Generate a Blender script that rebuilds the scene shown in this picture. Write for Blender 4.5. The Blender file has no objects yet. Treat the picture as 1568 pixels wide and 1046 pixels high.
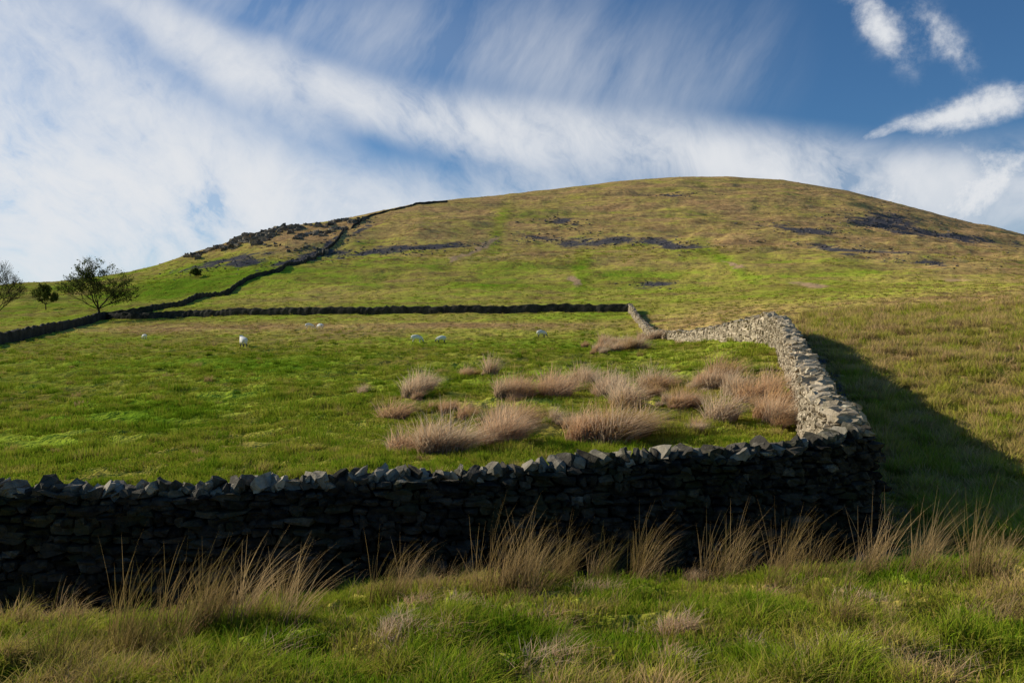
import bpy, math, random
import numpy as np
from mathutils import Vector, Matrix
random.seed(7); R=np.random.RandomState(11)
scene=bpy.context.scene
F0=1220.0; CX=784.0; CY=523.0     # image pixels: focal length and centre, for placing things by image coordinates

# ------------------------------------------------------------------ numeric helpers
def vnoise(x,y,seed=0):
    x=np.asarray(x,float); y=np.asarray(y,float)
    ix=np.floor(x).astype(np.int64); iy=np.floor(y).astype(np.int64)
    fx=x-ix; fy=y-iy
    fx=fx*fx*(3-2*fx); fy=fy*fy*(3-2*fy)
    def h(a,b):
        v=(a*374761393+b*668265263+seed*974634777)&0xffffffff
        v=((v^(v>>13))*1274126177)&0xffffffff
        v=(v^(v>>16))&0xffff
        return v/65535.0
    return (h(ix,iy)*(1-fx)+h(ix+1,iy)*fx)*(1-fy)+(h(ix,iy+1)*(1-fx)+h(ix+1,iy+1)*fx)*fy-0.5
def fbm(x,y,seed=0,o=4):
    s=0;a=1
    for i in range(o):
        s=s+a*vnoise(x*2**i,y*2**i,seed+i*17); a*=0.5
    return s
def sstep(a,b,x):
    t=np.clip((x-a)/(b-a),0,1); return t*t*(3-2*t)

# ------------------------------------------------------------------ terrain height model
DN=[12,16,20,28,36,45,65,90,130]
COL={-400:[-2.6,-2.9,-3.0,-3.1,-3.1,-3.0,-2.8,-2.2,-0.5],
 0:[-2.4,-2.6,-2.7,-2.65,-2.5,-2.2,-1.6,-0.9,1.0],
 300:[-2.2,-2.3,-2.3,-2.2,-2.0,-1.8,-1.1,-0.3,2.4],
 700:[-2.1,-2.1,-2.0,-1.9,-1.7,-1.5,-0.8,0.1,4.0],
 1000:[-2.1,-2.1,-2.0,-1.8,-1.5,-1.2,-0.6,0.8,4.9],
 1200:[-2.2,-2.15,-2.0,-1.25,-0.35,0.4,1.5,3.2,6.8],
 1400:[-3.35,-3.2,-2.8,-1.7,-0.6,0.6,2.4,4.6,8.6],
 1568:[-3.0,-3.05,-2.65,-1.5,-0.35,0.9,2.8,5.2,9.3],
 2000:[-2.7,-2.7,-2.2,-1,0,1,3,5.6,10]}
SKY=[(-1500,480),(-400,462),(0,437),(120,429),(200,417),(250,404),(300,386),(350,372),(375,361),(440,348),(520,337),(560,329),(640,311),(685,307),
 (760,300),(850,290),(950,278),(1050,271),(1120,271),(1200,276),(1300,293),(1400,319),(1500,345),(1568,362),(2000,440),(3100,480)]
DRG=[(-1500,350),(-400,400),(0,450),(200,550),(400,640),(640,750),(850,900),(1085,1000),(1300,950),(1568,850),(2000,800),(3100,700)]
PXG=np.arange(-1500,3101,20.0)
LG=np.linspace(0,math.log(4200),500)
DG=np.exp(LG)
cols=sorted(COL)
near=np.array([[np.interp(d,DN,COL[c]) for d in DG] for c in cols])
tab=np.array([np.interp(PXG,cols,near[:,j]) for j in range(len(DG))]).T
e_b=tab[:,np.argmin(abs(DG-130))]/130.0
y_s=np.interp(PXG,[s[0] for s in SKY],[s[1] for s in SKY])
d_r=np.interp(PXG,[s[0] for s in DRG],[s[1] for s in DRG])
e_s=(CY-y_s)/F0
T=(DG[None,:]-130)/(d_r[:,None]-130)
ff=1-np.abs(1-T)**2.0
ff=np.where(T>1,np.maximum(1-(T-1)**2*0.9,-1.0),ff)
e=e_b[:,None]+(e_s-e_b)[:,None]*ff
far=DG[None,:]*np.maximum(e,-0.01)
tab=np.where(DG[None,:]>130,far,tab)
def smooth_axis(a,k,axis):
    ker=np.hanning(k+2)[1:-1]; ker/=ker.sum()
    pad=[(0,0),(0,0)]; pad[axis]=(k//2,k//2)
    ap=np.pad(a,pad,mode='edge')
    return np.apply_along_axis(lambda v:np.convolve(v,ker,mode='valid'),axis,ap)
s1=smooth_axis(smooth_axis(tab,11,1),7,0)
s2=smooth_axis(tab,3,1)
wsm=1-sstep(180,400,DG)[None,:]
tab=s1*wsm+s2*(1-wsm)

def tlook(px,D):
    px=np.clip(px,-1500,3099.9); fi=(px+1500)/20.0; i=np.minimum(fi.astype(int),len(PXG)-2); fi=fi-i
    fj=np.clip(np.log(np.maximum(D,1.0))/LG[1],0,len(LG)-1.001); j=fj.astype(int); fj=fj-j
    return (tab[i,j]*(1-fi)+tab[i+1,j]*fi)*(1-fj)+(tab[i,j+1]*(1-fi)+tab[i+1,j+1]*fi)*fj
W1=[(-14,7.7,-1.80),(-9,8.5,-1.68),(-5.8,9,-1.61),(-2.5,9.5,-1.56),(0,10,-1.43),(2.6,10.6,-1.37),(4.02,11,-1.31),(4.75,11.3,-1.20),(5.12,11.5,-1.17)]
W2=[(4.95,11.75,-1.15),(5.9,15,-0.95),(7.5,20,-0.69),(9.96,28,0.07),(12.3,36,0.97),(13.6,42,1.46),(14.2,50,1.25),(14.7,65,0.83),(14.2,80,1.05),(16.9,105,3.0),(19.3,130,6.1)]
DRX=[s[0] for s in DRG]; DRY=[s[1] for s in DRG]
def ground(X,Y):
    X=np.asarray(X,float); Y=np.asarray(Y,float)
    D=np.maximum(Y,1.0); px=CX+F0*X/D
    zf=tlook(px,D)
    zn=np.interp(Y,[-40,0,3,4.2,6,7.4,8.4,9.6,11,14],[-1.5,-1.6,-1.72,-1.86,-2.13,-2.36,-2.62,-3.0,-3.05,-3.0])+0.07*np.clip(X-2,0,6)-0.03*np.clip(-X,0,8)
    zn=zn-0.085*np.clip(-X-0.8,0,7)*sstep(5.8,7.9,Y)
    yw=np.interp(X,[w[0] for w in W1],[w[1] for w in W1])
    wid=0.35+sstep(4.5,6.5,X)*1.6
    b=sstep(-1,1,(Y-yw)/wid)
    z=zn*(1-b)+zf*b
    xs=X+0.5*fbm(X/1.5,Y/1.5,61,2)
    hm=np.abs(vnoise(xs/0.62,Y/0.62,3))+0.5*np.abs(vnoise(xs/0.27,Y/0.27,8))
    z=z+(0.46*(0.5-hm)-0.09)*(1-0.30*sstep(12,14,D))*(1-sstep(70,120,D))
    z=z+0.38*fbm(X/2.6,Y/2.6,5,3)*sstep(14,30,D)*(1-sstep(200,300,D))
    hf=np.interp(px,DRX,DRY)
    z=z+3.4*(fbm(X/24,Y/15,9,4))*sstep(140,260,D)*(1-0.65*sstep(0.75,1.0,D/hf))
    z=z+7.0*fbm(X/120,Y/80,19,3)*sstep(200,350,D)*(1-sstep(0.75,1.0,D/hf))
    return z
def hit(px,py,dmin=12.5):
    D=np.exp(np.linspace(math.log(dmin),math.log(1100),2500))
    X=(px-CX)/F0*D
    el=CY-F0*ground(X,D)/D
    k=np.argmax(el<=py) if (el<=py).any() else int(np.argmin(el))
    return float(X[k]),float(D[k]),float(ground(X[k],D[k]))

# ------------------------------------------------------------------ materials
def newmat(name):
    m=bpy.data.materials.new(name); m.use_nodes=True
    nt=m.node_tree; nt.nodes.clear(); return m,nt,nt.nodes,nt.links
def ramp(nd,stops):
    r=nd.new('ShaderNodeValToRGB'); el=r.color_ramp.elements
    el[0].position=stops[0][0]; el[0].color=(*stops[0][1],1)
    el[1].position=stops[-1][0]; el[1].color=(*stops[-1][1],1)
    for p,c in stops[1:-1]:
        k=el.new(p); k.color=(*c,1)
    return r
def noise(nd,lk,vec,scale,detail=4,rough=0.55,dist=0):
    n=nd.new('ShaderNodeTexNoise'); n.inputs['Scale'].default_value=scale; n.inputs['Detail'].default_value=detail
    n.inputs['Roughness'].default_value=rough; n.inputs['Distortion'].default_value=dist
    if vec is not None: lk.new(vec,n.inputs['Vector'])
    return n.outputs['Fac']
def mth(nd,lk,op,a,b=None,c=None,clamp=False):
    n=nd.new('ShaderNodeMath'); n.operation=op; n.use_clamp=clamp
    for i,v in enumerate([a,b,c]):
        if v is None: continue
        if isinstance(v,(int,float)): n.inputs[i].default_value=v
        else: lk.new(v,n.inputs[i])
    return n.outputs[0]
def mix(nd,lk,f,a,b,mode='MIX'):
    n=nd.new('ShaderNodeMix'); n.data_type='RGBA'; n.blend_type=mode
    for s,v in ((n.inputs[0],f),(n.inputs[6],a),(n.inputs[7],b)):
        if isinstance(v,(int,float)): s.default_value=v
        elif isinstance(v,tuple): s.default_value=(*v,1)
        else: lk.new(v,s)
    return n.outputs[2]
def grey(nd,lk,v):
    cv=nd.new('ShaderNodeCombineColor')
    for i in range(3): lk.new(v,cv.inputs[i])
    return cv.outputs[0]
GR=[(0.0,(0.56,0.33,0.14)),(0.25,(0.54,0.37,0.12)),(0.5,(0.47,0.39,0.075)),(0.75,(0.33,0.38,0.038)),(1.0,(0.18,0.28,0.018))]

def make_ground_mat():
    m,nt,nd,lk=newmat('moorland_turf')
    out=nd.new('ShaderNodeOutputMaterial'); bs=nd.new('ShaderNodeBsdfDiffuse'); bs.inputs['Roughness'].default_value=0.5
    geo=nd.new('ShaderNodeNewGeometry'); pos=geo.outputs['Position']
    at=nd.new('ShaderNodeAttribute'); at.attribute_name='mask'
    sep=nd.new('ShaderNodeSeparateColor'); lk.new(at.outputs['Color'],sep.inputs[0])
    n1=noise(nd,lk,pos,0.022,7,0.66); n2=noise(nd,lk,pos,0.28,6,0.7); n3=noise(nd,lk,pos,3.0,4,0.7)
    mp=nd.new('ShaderNodeMapping'); mp.inputs['Scale'].default_value=(0.03,0.02,0.5); lk.new(pos,mp.inputs[0]); nT=noise(nd,lk,mp.outputs[0],1.0,7,0.68,0.8)
    g=mth(nd,lk,'ADD',sep.outputs[2],mth(nd,lk,'MULTIPLY',mth(nd,lk,'SUBTRACT',n1,0.5),1.7))
    g=mth(nd,lk,'ADD',g,mth(nd,lk,'MULTIPLY',mth(nd,lk,'SUBTRACT',n2,0.5),1.0))
    g=mth(nd,lk,'ADD',g,mth(nd,lk,'MULTIPLY',mth(nd,lk,'SUBTRACT',nT,0.5),1.2),clamp=True)
    r=ramp(nd,GR); lk.new(g,r.inputs[0]); col=r.outputs[0]
    v=mth(nd,lk,'MULTIPLY_ADD',n2,2.7,-0.34); v=mth(nd,lk,'MULTIPLY',v,mth(nd,lk,'MULTIPLY_ADD',nT,2.2,-0.02))
    v=mth(nd,lk,'MINIMUM',mth(nd,lk,'MAXIMUM',v,0.2),1.45)
    col=mix(nd,lk,1.0,col,grey(nd,lk,v),'MULTIPLY')
    p=mth(nd,lk,'ADD',sep.outputs[1],mth(nd,lk,'MULTIPLY',mth(nd,lk,'SUBTRACT',n2,0.5),1.4))
    mr=nd.new('ShaderNodeMapRange'); mr.interpolation_type='SMOOTHSTEP'; mr.inputs[1].default_value=0.35; mr.inputs[2].default_value=0.95; lk.new(p,mr.inputs[0])
    col=mix(nd,lk,mr.outputs[0],col,(0.66,0.42,0.22))
    n4=noise(nd,lk,pos,0.06,8,0.78)
    p=mth(nd,lk,'ADD',sep.outputs[0],mth(nd,lk,'MULTIPLY',mth(nd,lk,'SUBTRACT',n4,0.5),2.6))
    p=mth(nd,lk,'MULTIPLY',p,mth(nd,lk,'MINIMUM',mth(nd,lk,'MULTIPLY',sep.outputs[0],4.0),1.0))
    mr=nd.new('ShaderNodeMapRange'); mr.interpolation_type='SMOOTHSTEP'; mr.inputs[1].default_value=0.46; mr.inputs[2].default_value=0.85; lk.new(p,mr.inputs[0])
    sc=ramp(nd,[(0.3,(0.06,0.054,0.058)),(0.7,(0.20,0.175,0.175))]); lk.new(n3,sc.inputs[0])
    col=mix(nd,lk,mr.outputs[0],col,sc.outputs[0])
    shade=nd.new('ShaderNodeMapRange'); shade.inputs[1].default_value=1.2; shade.inputs[2].default_value=1.6; lk.new(sep.outputs[0],shade.inputs[0])
    col=mix(nd,lk,shade.outputs[0],col,(0.02,0.018,0.01))  # wall shadow deepened by a near-black colour painted on the turf
    lk.new(col,bs.inputs[0])
    h=mth(nd,lk,'MULTIPLY_ADD',n3,0.2,mth(nd,lk,'MULTIPLY',n2,1.6))
    bp=nd.new('ShaderNodeBump'); bp.inputs['Strength'].default_value=0.75; bp.inputs['Distance'].default_value=0.9; lk.new(h,bp.inputs['Height'])
    lk.new(bp.outputs[0],bs.inputs['Normal']); lk.new(bs.outputs[0],out.inputs[0])
    return m
def make_grass_mat(name,stops,trans=0.3,root=0.45,nk=.55):
    m,nt,nd,lk=newmat(name)
    out=nd.new('ShaderNodeOutputMaterial'); d=nd.new('ShaderNodeBsdfDiffuse'); t=nd.new('ShaderNodeBsdfTranslucent'); mx=nd.new('ShaderNodeMixShader')
    at=nd.new('ShaderNodeAttribute'); at.attribute_type='INSTANCER'; at.attribute_name='tint'
    oi=nd.new('ShaderNodeObjectInfo'); geo=nd.new('ShaderNodeNewGeometry')
    n=noise(nd,lk,geo.outputs['Position'],0.8,2)
    rp=nd.new('ShaderNodeAttribute'); rp.attribute_name='brnd'
    sp=nd.new('ShaderNodeSeparateColor'); lk.new(rp.outputs['Color'],sp.inputs[0]); rnd=sp.outputs[0]; hh=sp.outputs[1]
    f=mth(nd,lk,'ADD',at.outputs['Fac'],mth(nd,lk,'MULTIPLY',mth(nd,lk,'SUBTRACT',oi.outputs['Random'],0.5),0.35))
    f=mth(nd,lk,'ADD',f,mth(nd,lk,'MULTIPLY',mth(nd,lk,'SUBTRACT',n,0.5),0.9))
    f=mth(nd,lk,'ADD',f,mth(nd,lk,'MULTIPLY',mth(nd,lk,'SUBTRACT',rnd,0.5),0.4),clamp=True)
    r=ramp(nd,stops); lk.new(f,r.inputs[0])
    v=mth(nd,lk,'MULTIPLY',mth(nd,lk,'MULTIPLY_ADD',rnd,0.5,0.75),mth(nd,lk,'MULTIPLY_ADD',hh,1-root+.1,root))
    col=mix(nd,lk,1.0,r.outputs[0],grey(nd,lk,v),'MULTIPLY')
    va=nd.new('ShaderNodeVectorMath'); va.operation='MULTIPLY_ADD'; va.inputs[1].default_value=(nk,nk,nk); va.inputs[2].default_value=(0,0,1); lk.new(geo.outputs['Normal'],va.inputs[0])
    vn=nd.new('ShaderNodeVectorMath'); vn.operation='NORMALIZE'; lk.new(va.outputs[0],vn.inputs[0]); lk.new(vn.outputs[0],d.inputs['Normal'])
    lk.new(col,d.inputs[0]); lk.new(col,t.inputs[0]); mx.inputs[0].default_value=trans
    lk.new(d.outputs[0],mx.inputs[1]); lk.new(t.outputs[0],mx.inputs[2]); lk.new(mx.outputs[0],out.inputs[0])
    return m
GRB=[(0.0,(0.86,0.56,0.25)),(0.25,(0.72,0.54,0.15)),(0.5,(0.59,0.54,0.07)),(0.75,(0.42,0.51,0.033)),(1.0,(0.20,0.34,0.015))]
STR=[(0.0,(1.0,0.74,0.47)),(0.5,(0.98,0.60,0.33)),(1.0,(0.60,0.40,0.12))]
TLL=[(0.0,(0.95,0.64,0.31)),(0.5,(0.54,0.35,0.13)),(1.0,(0.22,0.19,0.045))]
mat_ground=make_ground_mat()
mat_grass=make_grass_mat('grass_blades',GRB,0.3,0.32)
mat_straw=make_grass_mat('dry_grass_blades',STR,0.4,0.42,.8)
mat_tall=make_grass_mat('tall_grass_stems',TLL,0.4,0.25,.8)

def make_stone_mat(name,lo,hi,scale=1.0,moss=0.6):
    m,nt,nd,lk=newmat(name)
    out=nd.new('ShaderNodeOutputMaterial'); bs=nd.new('ShaderNodeBsdfPrincipled'); bs.inputs['Roughness'].default_value=0.9; bs.inputs['Specular IOR Level'].default_value=0.1
    geo=nd.new('ShaderNodeNewGeometry'); pos=geo.outputs['Position']
    at=nd.new('ShaderNodeAttribute'); at.attribute_name='srnd'
    n=noise(nd,lk,pos,7*scale,6,0.7); n2=noise(nd,lk,pos,28*scale,4,0.7)
    f=mth(nd,lk,'ADD',mth(nd,lk,'MULTIPLY',at.outputs['Fac'],0.65),mth(nd,lk,'MULTIPLY',mth(nd,lk,'SUBTRACT',n,0.35),0.8),clamp=True)
    mid=tuple(a*.8+b*.2 for a,b in zip(lo,hi)) if lo[0]<.02 else tuple(a*.6+b*.4 for a,b in zip(lo,hi))
    r=ramp(nd,[(0.05,lo),(0.5,mid),(1.0,hi)]); lk.new(f,r.inputs[0])
    mr=nd.new('ShaderNodeMapRange'); mr.inputs[1].default_value=0.56; mr.inputs[2].default_value=0.66; lk.new(noise(nd,lk,pos,4.3*scale,6,0.75),mr.inputs[0])
    col=mix(nd,lk,mth(nd,lk,'MULTIPLY',mth(nd,lk,'MULTIPLY',mr.outputs[0],0.5),at.outputs['Fac'],clamp=True),r.outputs[0],tuple(min(0.6,c*1.25) for c in hi))
    mr=nd.new('ShaderNodeMapRange'); mr.inputs[1].default_value=0.5; mr.inputs[2].default_value=0.66; lk.new(noise(nd,lk,pos,2.1*scale,5,0.7),mr.inputs[0])
    col=mix(nd,lk,mth(nd,lk,'MULTIPLY',mr.outputs[0],moss),col,(0.035,0.038,0.012))
    lk.new(col,bs.inputs['Base Color'])
    bp=nd.new('ShaderNodeBump'); bp.inputs['Strength'].default_value=0.9; bp.inputs['Distance'].default_value=0.025/scale
    lk.new(mth(nd,lk,'ADD',n,mth(nd,lk,'MULTIPLY',n2,0.4)),bp.inputs['Height']); lk.new(bp.outputs[0],bs.inputs['Normal'])
    lk.new(bs.outputs[0],out.inputs[0]); return m
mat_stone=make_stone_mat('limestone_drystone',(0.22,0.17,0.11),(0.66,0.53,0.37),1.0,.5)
mat_stone_shaded=make_stone_mat('shaded_wall_stone',(0.006,0.0055,0.005),(0.42,0.36,0.27))  # stone for shaded wall faces, with the shade put into its colour
mat_crag=make_stone_mat('crag_rock',(0.05,0.045,0.038),(0.46,0.37,0.26),0.05,.4)
mat_scree=make_stone_mat('scree_rock',(0.04,0.036,0.038),(0.26,0.225,0.21),0.05,.2)

# ------------------------------------------------------------------ mesh helpers
def mesh_obj(name,V,Fq,mats,attrs=None,smooth=False,matidx=None,link=True):
    me=bpy.data.meshes.new(name)
    V=np.asarray(V,np.float32)
    if isinstance(Fq,np.ndarray):
        k=Fq.shape[1]; n=Fq.shape[0]
        me.vertices.add(len(V)); me.vertices.foreach_set('co',V.ravel())
        me.loops.add(n*k); me.loops.foreach_set('vertex_index',Fq.astype(np.int32).ravel())
        me.polygons.add(n); me.polygons.foreach_set('loop_start',np.arange(0,n*k,k,dtype=np.int32))
        me.update(calc_edges=True)
    else:
        me.from_pydata([tuple(map(float,v)) for v in V],[],Fq)
    if attrs:
        for nme,(tp,arr) in attrs.items():
            a=me.attributes.new(nme,tp,'POINT')
            arr=np.asarray(arr,np.float32)
            a.data.foreach_set('color' if tp=='FLOAT_COLOR' else ('vector' if tp=='FLOAT_VECTOR' else 'value'),arr.ravel())
    for mt in (mats if isinstance(mats,list) else [mats]): me.materials.append(mt)
    if matidx is not None: me.polygons.foreach_set('material_index',np.asarray(matidx,np.int32))
    me.polygons.foreach_set('use_smooth',np.full(len(me.polygons),smooth))
    me.validate(); me.update()
    ob=bpy.data.objects.new(name,me)
    if link: scene.collection.objects.link(ob)
    return ob

# ------------------------------------------------------------------ terrain sheet
pxs=np.concatenate([np.linspace(-6500,-500,30)[:-1],np.linspace(-500,-160,30)[:-1],np.arange(-160,1730,3.0),np.linspace(1730,2100,30)[1:],np.linspace(2100,8000,30)[1:]])
bb=(pxs-CX)/F0
Ys=np.concatenate([np.linspace(-60,1,20)[:-1],np.exp(np.arange(math.log(1),math.log(130),0.0105)),np.arange(130,1080,4.0),np.geomspace(1085,4000,16)])
BB,YY=np.meshgrid(bb,Ys)
XX=BB*(np.maximum(YY,0)+2.0*np.exp(-np.maximum(YY,0)/10)+0.0)
ZZ=ground(XX,YY)
nr,nc=XX.shape
def ell(px,py,cx,cy,rx,ry,a=0):
    a=math.radians(a); dx=px-cx; dy=py-cy
    u=(dx*math.cos(a)+dy*math.sin(a))/rx; v=(-dx*math.sin(a)+dy*math.cos(a))/ry
    return np.exp(-(u*u+v*v))
SCREE=[(645,382,80,6,-4),(560,388,75,4,-4),(470,394,60,5,-12),(345,404,70,6,-10),(860,340,34,7,5),(905,371,60,8,2),(830,366,50,4,5),(1025,374,60,6,3),(1225,352,60,5,6),(1345,338,60,12,4),(1450,362,130,5,8),(1310,382,80,4,5),(1000,436,34,5,0),(545,355,20,7,-40),(510,372,18,8,-50),(1040,300,30,2,0),(1400,402,60,3,5)]
PATH=[(735,381,36,4.5,-30),(700,396,20,3.5,-25),(755,369,12,4,-30),(1240,438,36,6,12),(1470,430,30,5,3),(880,430,10,9,20),(500,496,40,4,0),(757,498,25,3,0),(1125,405,20,4,20),(1540,480,40,4,0),(1330,480,50,3,2)]
W1X=[w[0] for w in W1]; W1Y=[w[1] for w in W1]
def masks(X,Y,Z):
    px=CX+F0*X/np.maximum(Y,1); py=CY-F0*Z/np.maximum(Y,1)
    s=np.zeros_like(px); p=np.zeros_like(px)
    far=sstep(140,180,Y)
    wx=px+30*fbm(X/30,Y/30,71,4); wy=py+11*fbm(X/20,Y/35,73,4)
    for c in SCREE: s=np.maximum(s,1.05*ell(wx,wy,c[0],c[1],c[2]*1.2,c[3]*1.1,c[4]))
    for c in PATH: p=np.maximum(p,1.25*ell(px+14*fbm(X/9,Y/9,75,3),py+5*fbm(X/7,Y/12,76,3),*c))
    s=s*far*(1-np.clip(p*1.5,0,1)); p=p*far
    sky_l=np.interp(px,[q[0] for q in SKY],[q[1] for q in SKY])
    s=np.maximum(s,0.42*far*np.exp(-((py-(sky_l+14))/12)**2)*sstep(280,360,px)*(1-sstep(480,560,px)))
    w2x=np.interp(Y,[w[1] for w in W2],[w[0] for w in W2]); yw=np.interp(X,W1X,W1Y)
    foot_shade=(1-sstep(0.45,1.3,yw-Y+0.3*fbm(X,Y,31,2)))*(Y<yw)*(X<5.5)*(Y>6)  # strip along the near wall where shade is painted into the ground
    foot_shade=np.maximum(foot_shade,(1-sstep(0.5,2.1,X-w2x+.5*fbm(X,Y,32,2)))*(X>w2x)*(Y>11)*(Y<60))  # wider painted shadow strip on the far side of the corner wall
    s=np.maximum(s,2.0*foot_shade)
    inside=(1-sstep(-0.5,0.8,X-w2x))*(Y>9)
    g_in=0.72-0.14*sstep(60,110,Y)
    g_hill=0.56-0.38*(1-sstep(345,440,py))
    g_hill=g_hill+0.35*ell(px,py,300,430,160,25,-12)-0.20*sstep(1100,1500,px)
    g_hill=g_hill+0.45*ell(px,py,765,345,12,40,20)+0.3*ell(px,py,890,410,14,40,5)+0.35*ell(px,py,1110,400,60,8,35)-0.25*ell(px,py,430,375,90,18,-10)
    g_right=0.32-0.06*sstep(12,40,Y)
    g=g_in*(1-sstep(120,150,Y))+g_hill*sstep(120,150,Y)
    g=np.where((Y<150),g*inside+(1-inside)*(g_right*(1-sstep(90,150,Y))+g_hill*sstep(90,150,Y)),g)
    g=np.where(Y<yw,0.76+0.85*fbm(X/0.9,Y/0.9,41,3)-0.25*sstep(1.2,3.0,-X)-0.12*sstep(2,4,X),g)
    for c in [(500,500,260,7,0),(230,505,160,8,0),(770,498,140,4,0)]: g=g-0.45*ell(px,py,*c)*(Y>40)
    for c in [(960,640,240,40,0),(700,650,110,25,0),(1130,600,110,35,0)]: g=g-0.18*ell(px,py,*c)*(Y>11)*(Y<70)
    for c in [(420,560,110,12,0),(240,640,90,25,0)]: g=g+0.35*ell(px,py,*c)*(Y>11)*(Y<90)
    return s,p,np.clip(g,0,1)
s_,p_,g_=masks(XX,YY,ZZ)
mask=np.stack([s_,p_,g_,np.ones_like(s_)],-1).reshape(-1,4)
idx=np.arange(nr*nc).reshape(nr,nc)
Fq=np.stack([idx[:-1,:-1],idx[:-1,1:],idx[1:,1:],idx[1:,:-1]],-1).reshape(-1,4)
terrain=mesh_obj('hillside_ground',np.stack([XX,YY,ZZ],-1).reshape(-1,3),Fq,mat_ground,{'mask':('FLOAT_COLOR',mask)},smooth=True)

# ------------------------------------------------------------------ dry stone walls
tv=[];tid={}
for x in (-1,0,1):
    for y in (-1,0,1):
        for z in (-1,0,1):
            if (x,y,z)!=(0,0,0):
                k=abs(x)+abs(y)+abs(z); s={1:1.0,2:0.94,3:0.84}[k]
                tid[(x,y,z)]=len(tv); tv.append((x*s,y*s,z*s))
tv=np.array(tv); tf=[]
for ax in range(3):
    for sg in (-1,1):
        for a in (-1,0):
            for b in (-1,0):
                q=[]
                for (da,db) in ((0,0),(1,0),(1,1),(0,1)):
                    c=[0,0,0]; c[ax]=sg; c[(ax+1)%3]=a+da; c[(ax+2)%3]=b+db; q.append(tid[tuple(c)])
                tf.append(q if sg>0 else q[::-1])
tf=np.array(tf)
def rotm(rx,ry,rz):
    n=len(rx); cx,sx=np.cos(rx),np.sin(rx); cy,sy=np.cos(ry),np.sin(ry); cz,sz=np.cos(rz),np.sin(rz)
    M=np.zeros((n,3,3))
    M[:,0,0]=cz*cy; M[:,0,1]=cz*sy*sx-sz*cx; M[:,0,2]=cz*sy*cx+sz*sx
    M[:,1,0]=sz*cy; M[:,1,1]=sz*sy*sx+cz*cx; M[:,1,2]=sz*sy*cx-cz*sx
    M[:,2,0]=-sy; M[:,2,1]=cy*sx; M[:,2,2]=cy*cx
    return M
def stones_mesh(P,H,rot,jit=0.2,rn=None):
    P=np.array(P);H=np.array(H);rot=np.array(rot);n=len(P)
    V=tv[None]*H[:,None,:]
    V=V+R.uniform(-jit,jit,(n,26,3))*H[:,None,:]
    V[:,:,0]*=1+R.uniform(-0.35,0.35,(n,1))*tv[None,:,2]
    V[:,:,2]*=1+R.uniform(-0.35,0.35,(n,1))*tv[None,:,0]
    M=rotm(rot[:,0],rot[:,1],rot[:,2])
    V=np.einsum('nij,nkj->nki',M,V)+P[:,None,:]
    Fc=(tf[None]+26*np.arange(n)[:,None,None]).reshape(-1,4)
    rn=np.repeat(R.rand(n) if rn is None else np.array(rn),26)
    return V.reshape(-1,3),Fc,rn
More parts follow.
